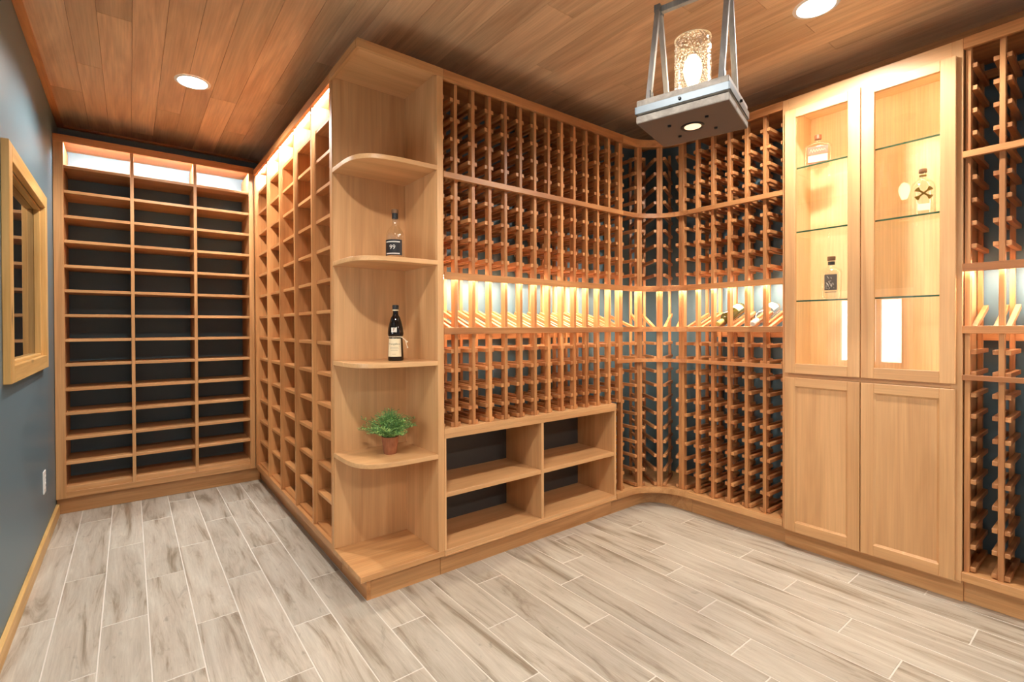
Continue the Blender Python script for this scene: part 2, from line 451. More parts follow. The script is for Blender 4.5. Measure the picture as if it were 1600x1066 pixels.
MB().box(XW-jd-.008, XW-jd, WY0, WY1, WZ0, WZ1, ch=0).build('glass_pane', MAT['dark_pane'], w)

w = bpy.data.objects.new('window_2', None); COL.objects.link(w); w.location = (XW, (GY0+GY1)/2, 1.15); w['kind'] = 'structure'
MB().box(XW, XW+.02, GY0-.07, GY0, GZ0-.07, GZ1+.07).box(XW, XW+.02, GY1, GY1+.07, GZ0-.07, GZ1+.07).box(XW, XW+.02, GY0, GY1, GZ1, GZ1+.07).box(XW, XW+.02, GY0, GY1, GZ0-.07, GZ0).build('window_casing', MAT['white_paint'], w)
MB().box(XW-.08, XW-.04, GY0, GY0+.03, GZ0, GZ1).box(XW-.08, XW-.04, GY1-.03, GY1, GZ0, GZ1).box(XW-.08, XW-.04, GY0+.03, GY1-.03, GZ0, GZ0+.03).box(XW-.08, XW-.04, GY0+.03, GY1-.03, GZ1-.03, GZ1).box(XW-.08, XW-.04, 1.60, 1.64, GZ0+.03, GZ1-.03).build('sash', MAT['white_paint'], w)
MB().box(XW-.064, XW-.060, GY0+.03, GY1-.03, GZ0+.03, GZ1-.03, ch=0).build('glass_pane', MAT['pane'], w)

# ---------------------------------------------------------------- far shelving unit
SH0, SHP = 2.250, .1595
def far_shelves():
    t = thing('shelving_unit', 'tall wooden three-column shelving unit against the far slate wall, lit along its top', 'shelving', (.2, YB+.15, 0))
    y0, y1 = YB, YWB-.002
    x0, x1 = XW+.002, XI-.002
    box('side_stile', MAT['caseZ'], t, x0, -.333, y0, y1, Z0, 2.395)
    box('side_stile', MAT['caseZ'], t, .736, x1, y0, y1, Z0, 2.395)
    divs = [(.007, .027), (.374, .394)]
    for a, b in divs: box('divider', MAT['caseZ'], t, a, b, y0+.002, y1, .147, 2.395)
    cols = [(-.333, .007), (.027, .374), (.394, .736)]
    for a, b in cols:
        for k in range(13):
            z = SH0-k*SHP + (.004 if k > 9 else 0)
            box('shelf', MAT['caseX'], t, a, b, y0+.006, y1, z-.019, z)
    box('bottom_board', MAT['caseX'], t, -.333, .736, y0+.010, y1, .147, .180)
    box('bottom_rail', MAT['caseX'], t, -.333, .736, y0, y0+.02, Z0, .147)
    box('top_rail', MAT['rackX'], t, x0, x1, y0-.004, y0+.018, 2.395, 2.440)
    box('top_board', MAT['caseX'], t, x0, x1, y0+.018, y1, 2.418, 2.440)
    box('led_strip', MAT['led_top'], t, -.333, .736, y0+.022, y0+.034, 2.405, 2.412, ch=0, label='glowing warm white light strip under the top rail')
    box('toe_board', MAT['caseX'], t, x0, XI+TOE-.002, y0+TOE, y0+TOE+.018, 0, Z0)
far_shelves()

# ---------------------------------------------------------------- bin rack along the side of the island
def bin_rack():
    t = thing('bin_rack', 'tall wooden rack of square open bins along the aisle, glowing strip on top', 'wine rack', (.93, 3.25, 0))
    x0, x1 = XI, 1.095
    ya, yb = 2.376, YB-.002
    box('end_panel', MAT['bayZ'], t, x0, x1, 2.362, 2.381, Z0, 2.385)
    ys = [2.685, 3.030, 3.385, 3.742]
    for y in ys: box('divider', MAT['bayZ'], t, x0+.001, x1, y-.0095, y+.0095, .147, 2.385)
    box('corner_stile', MAT['bayZ'], t, x0, x1, 4.125, yb, Z0, 2.385)
    edges = [2.381]+ys+[4.125]
    for i in range(5):
        a = edges[i]+(.0095 if i else 0); b = edges[i+1]-(.0095 if i < 4 else 0)
        for k in range(14):
            z = 2.251-k*.1602
            if k == 13: break
            box('bin_shelf', MAT['bayY'], t, x0+.022, x1, a, b, z-.018, z)
    box('back_panel', MAT['bayZ'], t, x1, x1+.004, 2.362, yb, Z0, 2.385, ch=0)
    box('bottom_board', MAT['bayY'], t, x0+.02, x1, 2.381, 4.125, .140, .158)
    box('bottom_rail', MAT['bayY'], t, x0, x0+.02, 2.381, 4.125, Z0, .147)
    box('top_rail', MAT['bayY'], t, x0-.004, x0+.016, 2.3615, YB-.006, 2.378, 2.424)
    box('top_board', MAT['bayY'], t, x0+.016, x1, 2.3615, YB-.002, 2.400, 2.424)
    box('led_strip', MAT['led_top'], t, x0+.018, x0+.032, 2.385, 4.12, 2.390, 2.398, ch=0, label='glowing warm white light strip under the top rail')
    box('toe_board', MAT['bayY'], t, x0+TOE, x0+TOE+.018, 2.363, YB+TOE-.002, 0, Z0)
bin_rack()

# ---------------------------------------------------------------- open corner shelf unit with rounded shelves
def superarc(cx, cy, a, b, n=4.8, k=26):
    pts = []
    for i in range(k+1):
        t = math.pi/2*i/k
        pts.append((cx-a*abs(math.cos(t))**(2/n), cy-b*abs(math.sin(t))**(2/n)))
    return pts
def end_unit():
    t = thing('corner_shelf_unit', 'tall open wooden end unit with rounded shelves at the corner of the island', 'shelving', (.96, 2.2, 0))
    box('back_panel', MAT['cabZ'], t, XI+.006, 1.187, 2.345, 2.361, .1335, 2.400)
    box('side_panel', MAT['cabZ'], t, 1.1545, 1.170, YF+.018, 2.345, .1335, 2.400)
    box('front_stile', MAT['cabZ'], t, 1.1545, 1.1875, YF, YF+.018, .1335, 2.385)
    box('edge_stile', MAT['caseZ'], t, XI, XI+.006, 2.345, 2.361, .1335, 2.400)
    arc = superarc(1.1545, 2.345, 1.1545-XI-.001, 2.345-YF-.001)
    for z in (1.963, 1.516, 1.041, .598):
        MB().prism(arc+[(1.1545, 2.345)], z-.021, z, ch=.0015).build('rounded_shelf', MAT['cabX'], t)
    box('top_board', MAT['cabX'], t, XI, 1.187, YF, 2.361, 2.400, 2.424)
    box('base_board', MAT['caseX'], t, XI, 1.187, YF, 2.361, Z0, .1335)
    box('top_moulding', MAT['caseX'], t, XI-.004, 1.187, YF-.006, YF+.010, 2.385, 2.424)
    box('top_moulding', MAT['caseY'], t, XI-.006, XI+.010, YF+.010, 2.361, 2.385, 2.424)
    box('toe_board', MAT['caseX'], t, XI+TOE+.018, 1.187, YF+TOE, YF+TOE+.018, 0, Z0)
    box('toe_board', MAT['bayY'], t, XI+TOE, XI+TOE+.018, YF+TOE, 2.361, 0, Z0)
end_unit()

# ---------------------------------------------------------------- low open cabinet
def low_cabinet():
    t = thing('low_cabinet', 'low open wooden cabinet of four bays beneath the long wine rack', 'cabinet', (1.82, 2.17, 0))
    y0, y1 = YF, YWF-.004; xa, xb = 1.1885, 2.446
    box('top_board', MAT['cabX'], t, xa, xb, y0, y1, .690, .713)
    box('top_rail', MAT['cabX'], t, xa, xb, y0, y0+.018, .667, .690)
    box('side_panel', MAT['cabZ'], t, xa, 1.199, y0+.001, y1, .134, .690)
    box('side_panel', MAT['cabZ'], t, 2.428, xb-.001, y0+.001, y1, .134, .690)
    box('back_panel', plain('shaded_bay_panel', (64, 62, 60), .5), t, xa+.01, xb-.018, y1-.006, y1-.0005, .134, .690, ch=0)  # dark sheet added for the shade at the back of the bays
    box('divider', MAT['cabZ'], t, 1.809, 1.828, y0+.002, y1, .134, .690)
    box('shelf', MAT['cabX'], t, 1.199, 1.809, y0+.004, y1, .384, .406)
    box('shelf', MAT['cabX'], t, 1.828, 2.428, y0+.004, y1, .384, .406)
    box('bottom_board', MAT['cabX'], t, xa, xb, y0, y1, .112, .134)
    box('bottom_rail', MAT['caseX'], t, xa, xb, y0-.002, y0+.02, Z0-.004, .112)
    box('toe_board', MAT['caseX'], t, xa, xb+.0, y0+TOE, y0+TOE+.018, 0, Z0-.004)
low_cabinet()

# ---------------------------------------------------------------- wine racks
PW, PD = .018, .035
RAIL_W, RAIL_H = .018, .0195
RD = .275            # depth of the bottle rails
def mesh_post(z0, z1, d=PD):
    return MB().box(-PW/2, PW/2, 0, d, z0, z1).data('post', MAT['rackZ'])
def mesh_rail(L=RD):
    return MB().box(-RAIL_W/2, RAIL_W/2, 0, L, -RAIL_H/2, RAIL_H/2).data('bottle_rail', MAT['rackY'])
def mesh_slope(L=RD):
    a = math.radians(20); T_ = Matrix.Rotation(a, 4, 'X')
    return MB().box(-RAIL_W/2, RAIL_W/2, 0, L/math.cos(a), -RAIL_H/2, RAIL_H/2, T=T_).data('display_rail', MAT['rackY'])
ME_RAIL = mesh_rail(); ME_SLOPE = mesh_slope()
UP = [2.306-.0955*k for k in range(4)] + [1.926] + [1.832-.0975*k for k in range(4)]
LOW_F = [1.082, .988, .893, .797, .7245]
LOW_R = [1.087, .994, .903, .811, .715, .624, .530, .437, .343, .250, .155]
ZD = 1.166           # underside of the display rail

def side_rails(jobs, x, y, rz, side, levels, slope=True):
    """Queue the bottle rails on one side of an upright; they go in nearest first."""
    ox = side*(PW/2+RAIL_W/2+.0004)
    c, s_ = math.cos(rz), math.sin(rz)
    for z in levels:
        jobs.append((x+c*ox-s_*.007, y+s_*ox+c*.007, z, rz, ME_RAIL))
    if slope: jobs.append((x+c*ox-s_*.010, y+s_*ox+c*.010, 1.184, rz, ME_SLOPE))
def put_rails(t, jobs):
    jobs.sort(key=lambda j: (Vector(j[:3])-Vector(CAM)).length)
    flat = [j for j in jobs if j[4] is ME_RAIL]; slope = [j for j in jobs if j[4] is ME_SLOPE]
    for j in slope: place(j[4], 'display_rail', t, *j[:4])
    for j in flat[:100]: place(j[4], 'bottle_rail', t, *j[:4])
    rest = flat[100:]
    if rest:
        m = MB()
        base = [(v.co.copy()) for v in ME_RAIL.vertices]; fs = [list(p.vertices) for p in ME_RAIL.polygons]
        for x, y, z, rz, _ in rest:
            Tm = Matrix.Translation((x, y, z)) @ Matrix.Rotation(rz, 4, 'Z')
            m.raw([Tm @ v for v in base], fs, 0, random.random())
        # grain runs along the depth of the rack
        o = m.build('bottle_rail', MAT['rackY' if abs(math.sin(rest[0][3])) < .5 else 'rackX'], t); o['kind'] = 'stuff'

def straight_fronts(t, ax, a0, a1, plane, lowrail, extra_low=True):
    """The level front rails of a rack; ax = 'X' (long wall) or 'Y' (right wall)."""
    def bar(name, z0, z1, d0, d1, mk='rack', m=None):
        mt = m or MAT[mk+ax]; i_ = .006 if m else 0
        if ax == 'X': box(name, mt, t, a0+i_, a1-i_, plane+d0, plane+d1, z0, z1)
        else: box(name, mt, t, plane+d0, plane+d1, a0+i_, a1-i_, z0, z1)
    bar('top_rail', 2.377, TOP, -.005, .013)
    bar('front_rail', 1.914, 1.942, -.006, .0145)
    bar('front_rail', 1.430, 1.464, -.004, .0035)
    bar('rail_backing', 1.450, 1.464, .0035, .0160)
    bar('front_rail', ZD, 1.199, -.004, .0145)
    if lowrail: bar('front_rail', .967, .989, -.006, .0145)
    bar('top_board', 2.404, TOP, .013, .32)
    bar('led_strip', 1.447, 1.450, .0045, .0150, m=MAT['led_front'])
    bar('light_board', 1.461, 1.473, .185, .245)
    bar('led_strip', 1.456, 1.461, .195, .225, m=MAT['led_rack'])
    bar('back_rail', 1.130, 1.165, .300, .318)
    bar('back_rail', 2.330, 2.370, .300, .318)

def long_rack():
    t = thing('wine_rack', 'long straight wooden wine rack above the low open cabinet', 'wine rack', (1.84, 2.17, .713), group=None)
    straight_fronts(t, 'X', 1.1885, 2.5105, YF, False)
    jobs = []
    mU = mesh_post(1.464, 2.404); mL = mesh_post(.713, 1.43); mB = mesh_post(.713, 2.404, .02)
    full = mesh_post(.713, 2.404)
    for i in range(12):
        x = 1.268+.103*i; y = YF+.0165
        place(full, 'post', t, x, y, 0); place(mB, 'back_post', t, x, YF+.292, 0)
        side_rails(jobs, x, y, 0, -1, UP+LOW_F); side_rails(jobs, x, y, 0, 1, UP+LOW_F)
    # rails fixed to the side of the corner shelf unit
    side_rails(jobs, 1.1885-PW/2+.0006, YF+.0165, 0, 1, UP+LOW_F)
    place(mB, 'back_post', t, 1.198, YF+.292, 0)
    side_rails(jobs, 2.501, YF+.0165, 0, -1, UP+LOW_F)
    place(full, 'post', t, 2.501, YF+.0165, 0); place(mB, 'back_post', t, 2.501, YF+.292, 0)
    put_rails(t, jobs)
long_rack()

FR = .26; FX, FY = XR-FR, YF-FR      # fillet centre of the concave corner
def fillet(r, n=22, ext0=0.0, ext1=0.0, cx=FX, cy=FY):
    """Plan path from the right wall run up and round to the long wall run."""
    pts = []
    if ext1: pts.append((cx+r, cy-ext1))
    for i in range(n+1):
        a = math.pi/2*i/n; pts.append((cx+r*math.cos(a), cy+r*math.sin(a)))
    if ext0: pts.append((cx-ext0, cy+r))
    return pts

def corner_rack():
    t = thing('wine_rack', 'curved wooden wine rack filling the corner between two walls', 'wine rack', (2.75, 1.95, 0))
    e0 = FX-2.511; e1 = 0
    path = fillet(FR, ext0=e0, ext1=.0001)
    low = fillet(FR, ext0=FX-2.4475, ext1=.0001)
    # outward side of this path (towards the walls) is its right-hand side, hence negative offsets
    def bar(name, z0, z1, d0, d1, mt=MAT['rackX'], p=path): MB().sweep(p, -d0, -d1, z0, z1).build(name, mt, t)
    bar('top_rail', 2.377, TOP, -.005, .013)
    bar('front_rail', 1.914, 1.942, -.006, .0145)
    bar('front_rail', 1.430, 1.464, -.004, .0035)
    bar('rail_backing', 1.450, 1.464, .0035, .0160)
    bar('front_rail', ZD, 1.199, -.004, .0145)
    bar('front_rail', .967, .989, -.006, .0145, p=low)
    bar('top_board', 2.404, TOP, .013, .115)
    bar('led_strip', 1.447, 1.450, .0045, .0150, MAT['led_front'])
    bar('light_board', 1.461, 1.473, .070, .110)
    bar('led_strip', 1.456, 1.461, .080, .100, MAT['led_rack'])
    bar('base_board', .103, .140, -.004, .05, MAT['caseX'], low)
    # deep floor board of the rack
    poly = [(2.4475, YF+.03), (FX, YF+.03)] + [(FX+(FR+.03)*math.sin(math.pi/2*i/10), FY+(FR+.03)*math.cos(math.pi/2*i/10)) for i in range(1, 10)] + [(XR+.03, FY), (XWR-.002, FY), (XWR-.002, YWF-.002), (2.4475, YWF-.002)]
    MB().prism(poly[::-1], .112, .1385).build('floor_board', MAT['caseX'], t)
    tr = .15
    tp = fillet(tr, cx=XR+TOE-tr, cy=YF+TOE-tr, ext0=XR+TOE-tr-2.446, ext1=YF+TOE-tr-1.7465)
    MB().sweep(tp, 0, -.016, 0, .103).build('toe_board', MAT['caseX'], t)
    jobs = []
    full = mesh_post(.140, 2.404); back = mesh_post(.140, 2.404, .02)
    LV = UP+LOW_R
    def out(x, y, az):      # az: bearing of the depth direction, measured from +Y towards +X
        return -az
    posts = []
    # uprights: pair on the long wall, two on the curve, pair on the right wall
    A = (2.5205, YF+.0165, 0.0)
    P1 = (2.6777, 2.0023, math.radians(22))
    P2 = (2.7858, 1.9237, math.radians(50))
    Bp = (XR+.0165, 1.8165, math.radians(90))
    for x, y, az in (A, P1, P2, Bp):
        for sd in ((-1, 1) if 0 < az < 1.5 else (0,)):      # doubled uprights on the curve
            place(full, 'post', t, x+math.cos(az)*sd*(PW/2+.0003), y-math.sin(az)*sd*(PW/2+.0003), 0, -az)
    place(full, 'post', t, XR+.0165, 1.7975, 0, -math.pi/2); place(back, 'back_post', t, XR+.292, 1.790, 0, -math.pi/2)
    side_rails(jobs, XR+.0165, 1.7975, -math.pi/2, 1, LV)
    bays = [(A, P1, math.radians(7)), (P1, P2, math.radians(36)), (P2, Bp, math.radians(66))]
    for p, q, az in bays:
        c, s_ = math.cos(az), math.sin(az)
        for w_, sd in ((p, 1), (q, -1)):
            hw = 0 if w_ in (A, Bp) else PW/2
            # rails of this bay run square to its own chord
            side_rails(jobs, w_[0]+c*sd*hw, w_[1]-s_*sd*hw, -az, sd, LV)
            ox = sd*(PW/2+RAIL_W/2)
            bx = w_[0]+math.cos(-az)*ox+s_*.26; by = w_[1]+math.sin(-az)*ox+c*.26
            place(back, 'back_post', t, min(bx, XWR-.03), min(by, YWF-.03), 0, -az)
    put_rails(t, jobs)
corner_rack()

def right_rack(label, ya, yb, ys, side_a, side_b, y_base):
    """A rack on the right wall between ya and yb, with uprights at ys."""
    t = thing('wine_rack', label, 'wine rack', (XR+.15, (ya+yb)/2, 0))
    straight_fronts(t, 'Y', ya, y_base, XR, True)
    box('base_board', MAT['caseY'], t, XR-.004, XR+.05, ya, y_base, .103, .140)
    box('floor_board', MAT['caseY'], t, XR+.05, XWR-.002, ya, y_base, .112, .1385)
    box('toe_board', MAT['caseY'], t, XR+TOE, XR+TOE+.016, ya, y_base, 0, .103)
    full = mesh_post(.140, 2.404); back = mesh_post(.140, 2.404, .02)
    jobs = []; rz = -math.pi/2
    for y in ys:
        place(full, 'post', t, XR+.0165, y, 0, rz); place(back, 'back_post', t, XR+.292, y, 0, rz)
        sides = [1, -1]
        if y == max(ys) and side_b == 'post': sides = [1]
        if y == min(ys) and side_a == 'post': sides = [-1]
        for sd in sides: side_rails(jobs, XR+.0165, y, rz, sd, UP+LOW_R)
    if side_a == 'panel':   # rails fixed to the cabinet side
        side_rails(jobs, XR+.0165, ya-PW/2+.0006, rz, -1, UP+LOW_R)
    if side_b == 'panel':
        side_rails(jobs, XR+.0165, yb+PW/2-.0006, rz, 1, UP+LOW_R)
    put_rails(t, jobs)
right_rack('wooden wine rack between the curved corner and the glass-door cabinet, holding two display bottles',
           1.1822, 1.7455, [1.285+.103*j for j in range(5)], 'panel', 'both', 1.7455)
right_rack('wooden wine rack right of the glass-door cabinet, cut off by the picture edge',
           -.58, .4598, [.447-.103*j for j in range(10)], 'none', 'post', .4598)

# ---------------------------------------------------------------- glass-door cabinet
def display_cabinet():
    t = thing('display_cabinet', 'tall wooden cabinet with two lit glass doors over two panelled doors', 'cabinet', (XR+.16, .82, 0))
    x0, x1 = XR, XWR-.002; ya, yb = .460, 1.182
    box('side_panel', MAT['cabZ'], t, x0+.018, x1-.012, ya, ya+.016, .100, TOP)
    box('side_panel', MAT['cabZ'], t, x0+.018, x1-.012, yb-.016, yb, .100, TOP)
    box('face_stile', MAT['cabZ'], t, x0, x0+.018, ya, ya+.036, .100, TOP)
    box('face_stile', MAT['cabZ'], t, x0, x0+.018, yb-.030, yb, .100, TOP)
    box('top_rail', MAT['cabY'], t, x0, x0+.018, ya+.036, yb-.030, 2.335, TOP)
    box('face_rail', MAT['cabY'], t, x0, x0+.018, ya+.036, yb-.030, .925, .965)
    box('back_panel', MAT['mapleZ'], t, x1-.012, x1, ya, yb, .100, TOP)
    box('lining_panel', MAT['mapleZ'], t, x0+.018, x1-.012, ya+.016, ya+.020, .960, 2.395, ch=0)
    box('lining_panel', MAT['mapleZ'], t, x0+.018, x1-.012, yb-.020, yb-.016, .960, 2.395, ch=0)
    box('cabinet_top', MAT['mapleY'], t, x0+.018, x1-.012, ya+.016, yb-.016, 2.395, TOP)
    box('cabinet_floor', MAT['mapleY'], t, x0+.018, x1-.012, ya+.016, yb-.016, .940, .960)
    box('bottom_board', MAT['cabY'], t, x0, x1, ya, yb, .090, .100)
    box('led_strip', MAT['led_cab'], t, x0+.022, x0+.036, ya+.04, yb-.04, 2.385, 2.395, ch=0, label='glowing warm light strip inside the cabinet top')
    box('led_strip', MAT['led_cab'], t, x0+.019, x0+.024, ya+.022, ya+.034, .98, 2.38, ch=0)
    box('led_strip', MAT['led_cab'], t, x0+.019, x0+.024, yb-.030, yb-.0205, .98, 2.38, ch=0)
    box('toe_board', MAT['caseY'], t, x0+.032, x0+.048, ya, yb, 0, .090)
    def frame(name, y0, y1, z0, z1, w_):
        d = bpy.data.objects.new(name, None); COL.objects.link(d); d.parent = t
        d.location = Vector((XR-.01, (y0+y1)/2, (z0+z1)/2)) - wloc(t)
        xf, xb = XR-.0205, XR-.0005
        box('stile', MAT['cabZ'], d, xf, xb, y0, y0+w_, z0, z1, ch=.0018)
        box('stile', MAT['cabZ'], d, xf, xb, y1-w_, y1, z0, z1, ch=.0018)
        box('door_rail', MAT['cabY'], d, xf, xb, y0+w_, y1-w_, z1-w_+.006, z1, ch=.0018)
        box('door_rail', MAT['cabY'], d, xf, xb, y0+w_, y1-w_, z0, z0+w_, ch=.0018)
        return d, xf, xb, y0+w_, y1-w_, z0+w_, z1-w_+.006
    for y0, y1 in ((.4790, .8190), (.8225, 1.1640)):
        d, xf, xb, a, b, c, e = frame('glass_door', y0, y1, .948, 2.354, .052)
        MB().box(xb-.008, xb-.004, a, b, c, e, ch=0).build('door_pane', MAT['pane'], d)
        d, xf, xb, a, b, c, e = frame('panel_door', y0, y1, .100, .925, .052)
        MB().box(xb-.010, xb-.002, a, b, c, e, ch=0).build('door_panel', MAT['cabZ'], d)
        # small bevel round the panel
        k = .008; m = MB(); xo, xi_ = xf+.003, xb-.010
        m.face([(xo, a, c), (xo, b, c), (xi_, b-k, c+k), (xi_, a+k, c+k)]); m.face([(xo, b, c), (xo, b, e), (xi_, b-k, e-k), (xi_, b-k, c+k)])
        m.face([(xo, b, e), (xo, a, e), (xi_, a+k, e-k), (xi_, b-k, e-k)]); m.face([(xo, a, e), (xo, a, c), (xi_, a+k, c+k), (xi_, a+k, e-k)])
        m.build('panel_bevel', MAT['cabZ'], d)
    for (y0, y1, nm) in ((ya+.022, .820, 'right'), (.822, yb-.022, 'left')):
        for z, wd in ((2.052, 'upper'), (1.709, 'middle'), (1.338, 'lower')):
            side = 'camera side' if nm == 'right' else 'corner side'
            s_ = MB()
            xa, xb = XR+.030, XR+.300
            s_.box(xa+.0015, xb, y0, y1, z-.008, z, ch=0)
            o = s_.build('glass_shelf', MAT['shelf_glass'], t)
            MB().box(xa, xa+.0015, y0, y1, z-.008, z, ch=0).build('shelf_edge', MAT['glass_edge'], o, 'dark green glass edge')
display_cabinet()

# ---------------------------------------------------------------- lights in the ceiling
def recessed(x, y, label, first=[None]):
    if first[0] is None:
        t = thing('recessed_light', label, 'ceiling light', (x, y, ZC), 'recessed ceiling lights')
        MB().lathe([(.072, ZC-.0035), (.084, ZC-.0030), (.088, ZC-.0005)], T=Matrix.Translation((x, y, 0)), closed=False).build('trim_ring', MAT['white'], t)
        MB().lathe([(.0005, ZC-.0042), (.072, ZC-.0040), (.0722, ZC-.0008)], T=Matrix.Translation((x, y, 0)), closed=False).build('light_lens', MAT['can'], t)
        ld = bpy.data.lights.new('lamp', 'SPOT'); ld.energy = CAN_POWER; ld.spot_size = math.radians(154); ld.spot_blend = .40
        ld.shadow_soft_size = .055; ld.color = (1.0, .94, .86)
        lo = bpy.data.objects.new('lamp', ld); COL.objects.link(lo); lo.parent = t; lo.location = (0, 0, -.012)
        first[0] = t; return t
    r = first[0].copy(); COL.objects.link(r); r.location = (x, y, ZC); r['label'] = label
    for ch in first[0].children:
        c = ch.copy(); COL.objects.link(c); c.parent = r
    return r
recessed(.290, 3.236, 'round recessed light glowing in the plank ceiling over the aisle')
recessed(2.373, .855, 'round recessed light at the top edge of the picture, right of the lantern')
recessed(.290, -1.53, 'round recessed light behind the camera, nearer the left wall')
recessed(2.373, -1.53, 'round recessed light behind the camera, nearer the right racks')
recessed(.290, .855, 'round recessed light above the camera, before the island corner')


# ---------------------------------------------------------------- lantern
def lantern():
    cx, cy, A_ = 1.568, .949, .265; zb = 1.900
    T0 = Matrix.Translation((cx, cy, 0)) @ Matrix.Rotation(A_, 4, 'Z')
    t = thing('pendant_lantern', 'grey weathered lantern with a lit seeded-glass cylinder hanging from the plank ceiling', 'pendant light', (cx, cy, zb))
    w_, l_ = .139, .149
    def rb(m, x0, x1, y0, y1, z0, z1, **k): return m.box(x0, x1, y0, y1, z0, z1, T=T0, **k)
    rb(MB(), -w_, w_, -l_, l_, zb, zb+.024, ch=.002).build('lower_plate', MAT['weathered'], t)
    MAT['lantern_under_shaded'] = plain('shaded_lantern_underside', (98, 80, 68), .7)  # brown-grey darkened: the underside's shade is put into the colour
    rb(MB(), -w_+.002, w_-.002, -l_+.002, l_-.002, zb-.0012, zb-.0001, ch=0).build('shaded_under_sheet', MAT['lantern_under_shaded'], t)
    rb(MB(), -w_+.010, w_-.010, -l_+.010, l_-.010, zb+.024, zb+.030).build('spacer', MAT['black'], t)
    rb(MB(), -w_+.001, w_-.001, -l_+.001, l_-.001, zb+.030, zb+.078, ch=.002).build('upper_block', MAT['weathered'], t)
    m = MB(); bz0, bz1 = zb+.031, zb+.056; e = .0035
    rb(m, -w_-e, w_+e, -l_-e, -l_, bz0, bz1); rb(m, -w_-e, w_+e, l_, l_+e, bz0, bz1)
    rb(m, -w_-e, -w_, -l_, l_, bz0, bz1); rb(m, w_, w_+e, -l_, l_, bz0, bz1)
    m.build('metal_band', MAT['galv'], t)
    for sx, sy, nx, ny in ((-1, 0, 1, 0), (1, 0, 1, 0), (0, -1, 0, 1), (0, 1, 0, 1)):
        p = Vector((sx*(w_+e), sy*(l_+e), (bz0+bz1)/2)); q = p+Vector((sx, sy, 0))*.007
        MB().tube(T0 @ p, T0 @ q, .0055, .004, 12).build('rivet', MAT['black'], t)
    for sx in (-1, 1):
        for sy in (-1, 1):
            p = Vector((sx*.058, sy*.062, zb-.0012)); MB().tube(T0 @ p, T0 @ (p+Vector((0, 0, -.006))), .0065, .005, 12).build('screw', MAT['black'], t)
    # lamp under the base
    MB().lathe([(.028, zb-.0025), (.038, zb-.0045), (.040, zb-.0013)], T=T0, closed=False).build('lamp_ring', MAT['black'], t)
    MB().lathe([(.0005, zb-.003), (.028, zb-.0028)], T=T0, closed=False).build('down_lamp', MAT['base_lamp'], t)
    zt = zb+.078; za = 2.345
    for sy in (-1, 1):
        y_ = sy*.118
        for sx in (-1, 1):
            p = T0 @ Vector((sx*.105, y_, zt)); q = T0 @ Vector((sx*.012, y_, za))
            d = (q-p); L = d.length; z_ = d.normalized()
            x_ = (T0.to_3x3() @ Vector((0, 1, 0))).normalized(); y2 = z_.cross(x_).normalized()
            R_ = Matrix((x_, y2, z_)).transposed().to_4x4(); R_.translation = p
            MB().box(-.0085, .0085, -.0085, .0085, 0, L, T=R_).build('leg', MAT['weatheredZ'], t)
            rb(MB(), sx*.105-.014, sx*.105+.014, y_-.012, y_-.0095, zt, zt+.034).build('foot_bracket', MAT['black'], t)
        rb(MB(), -.022, .022, y_-.011, y_+.011, za-.012, za+.016).build('apex_block', MAT['galv'], t)
    rb(MB(), -.010, .010, -.107, .107, za-.010, za+.012).build('cross_bar', MAT['weatheredZ'], t)
    MB().tube(T0 @ Vector((0, 0, za+.012)), T0 @ Vector((0, 0, ZC-.02)), .006).build('stem', MAT['black'], t)
    MB().lathe([(.0005, ZC-.024), (.055, ZC-.020), (.062, ZC-.001)], T=T0, closed=False).build('canopy', MAT['black'], t)
    R = .060
    m = MB().lathe([(R, zt+.0005), (R, 2.200), (R-.003, 2.200), (R-.003, zt+.0005)], n=56, T=T0, closed=False)
    m.build('glass_cylinder', MAT['seeded'], t)
    MAT['rim'] = plain('glass_rim', (235, 225, 205), .1)
    MB().lathe([(R+.0006, 2.1995), (R+.0006, 2.2015), (R-.0036, 2.2015), (R-.0036, 2.1995)], n=56, T=T0, closed=False).build('glass_rim', MAT['rim'], t)
    MB().lathe([(.020, zt), (.020, zt+.045), (.015, zt+.055)], T=T0).build('socket', MAT['cork'], t)
    prof = [(.012, zt+.055), (.016, zt+.065), (.027, zt+.095), (.031, zt+.120), (.027, zt+.145), (.014, zt+.165), (.001, zt+.172)]
    MB().lathe(prof, n=28, T=T0).build('bulb', MAT['bulb'], t)
lantern()

# ---------------------------------------------------------------- small things
def text_mesh(s, size, mat, parent, T, name='lettering', bend=None, align='CENTER', extrude=.0002):
    cu = bpy.data.curves.new(name, 'FONT'); cu.body = s; cu.size = size; cu.align_x = align; cu.align_y = 'CENTER'; cu.resolution_u = 3
    cu.extrude = 0
    tmp = bpy.data.objects.new(name+'_tmp', cu); COL.objects.link(tmp)
    dg = bpy.context.evaluated_depsgraph_get(); me = bpy.data.meshes.new_from_object(tmp.evaluated_get(dg))
    COL.objects.unlink(tmp); bpy.data.objects.remove(tmp)
    org = wloc(parent)
    for v in me.vertices:
        x, y = v.co.x, v.co.y
        if bend:   # wrap round a bottle of this radius, facing local -Y
            a = x/bend; p = Vector((bend*math.sin(a), -bend*math.cos(a), y))
        else: p = Vector((x, 0, y))
        v.co = (T @ p) - org
    me.materials.clear(); me.materials.append(mat)
    o = bpy.data.objects.new(name, me); COL.objects.link(o); o.parent = parent; return o
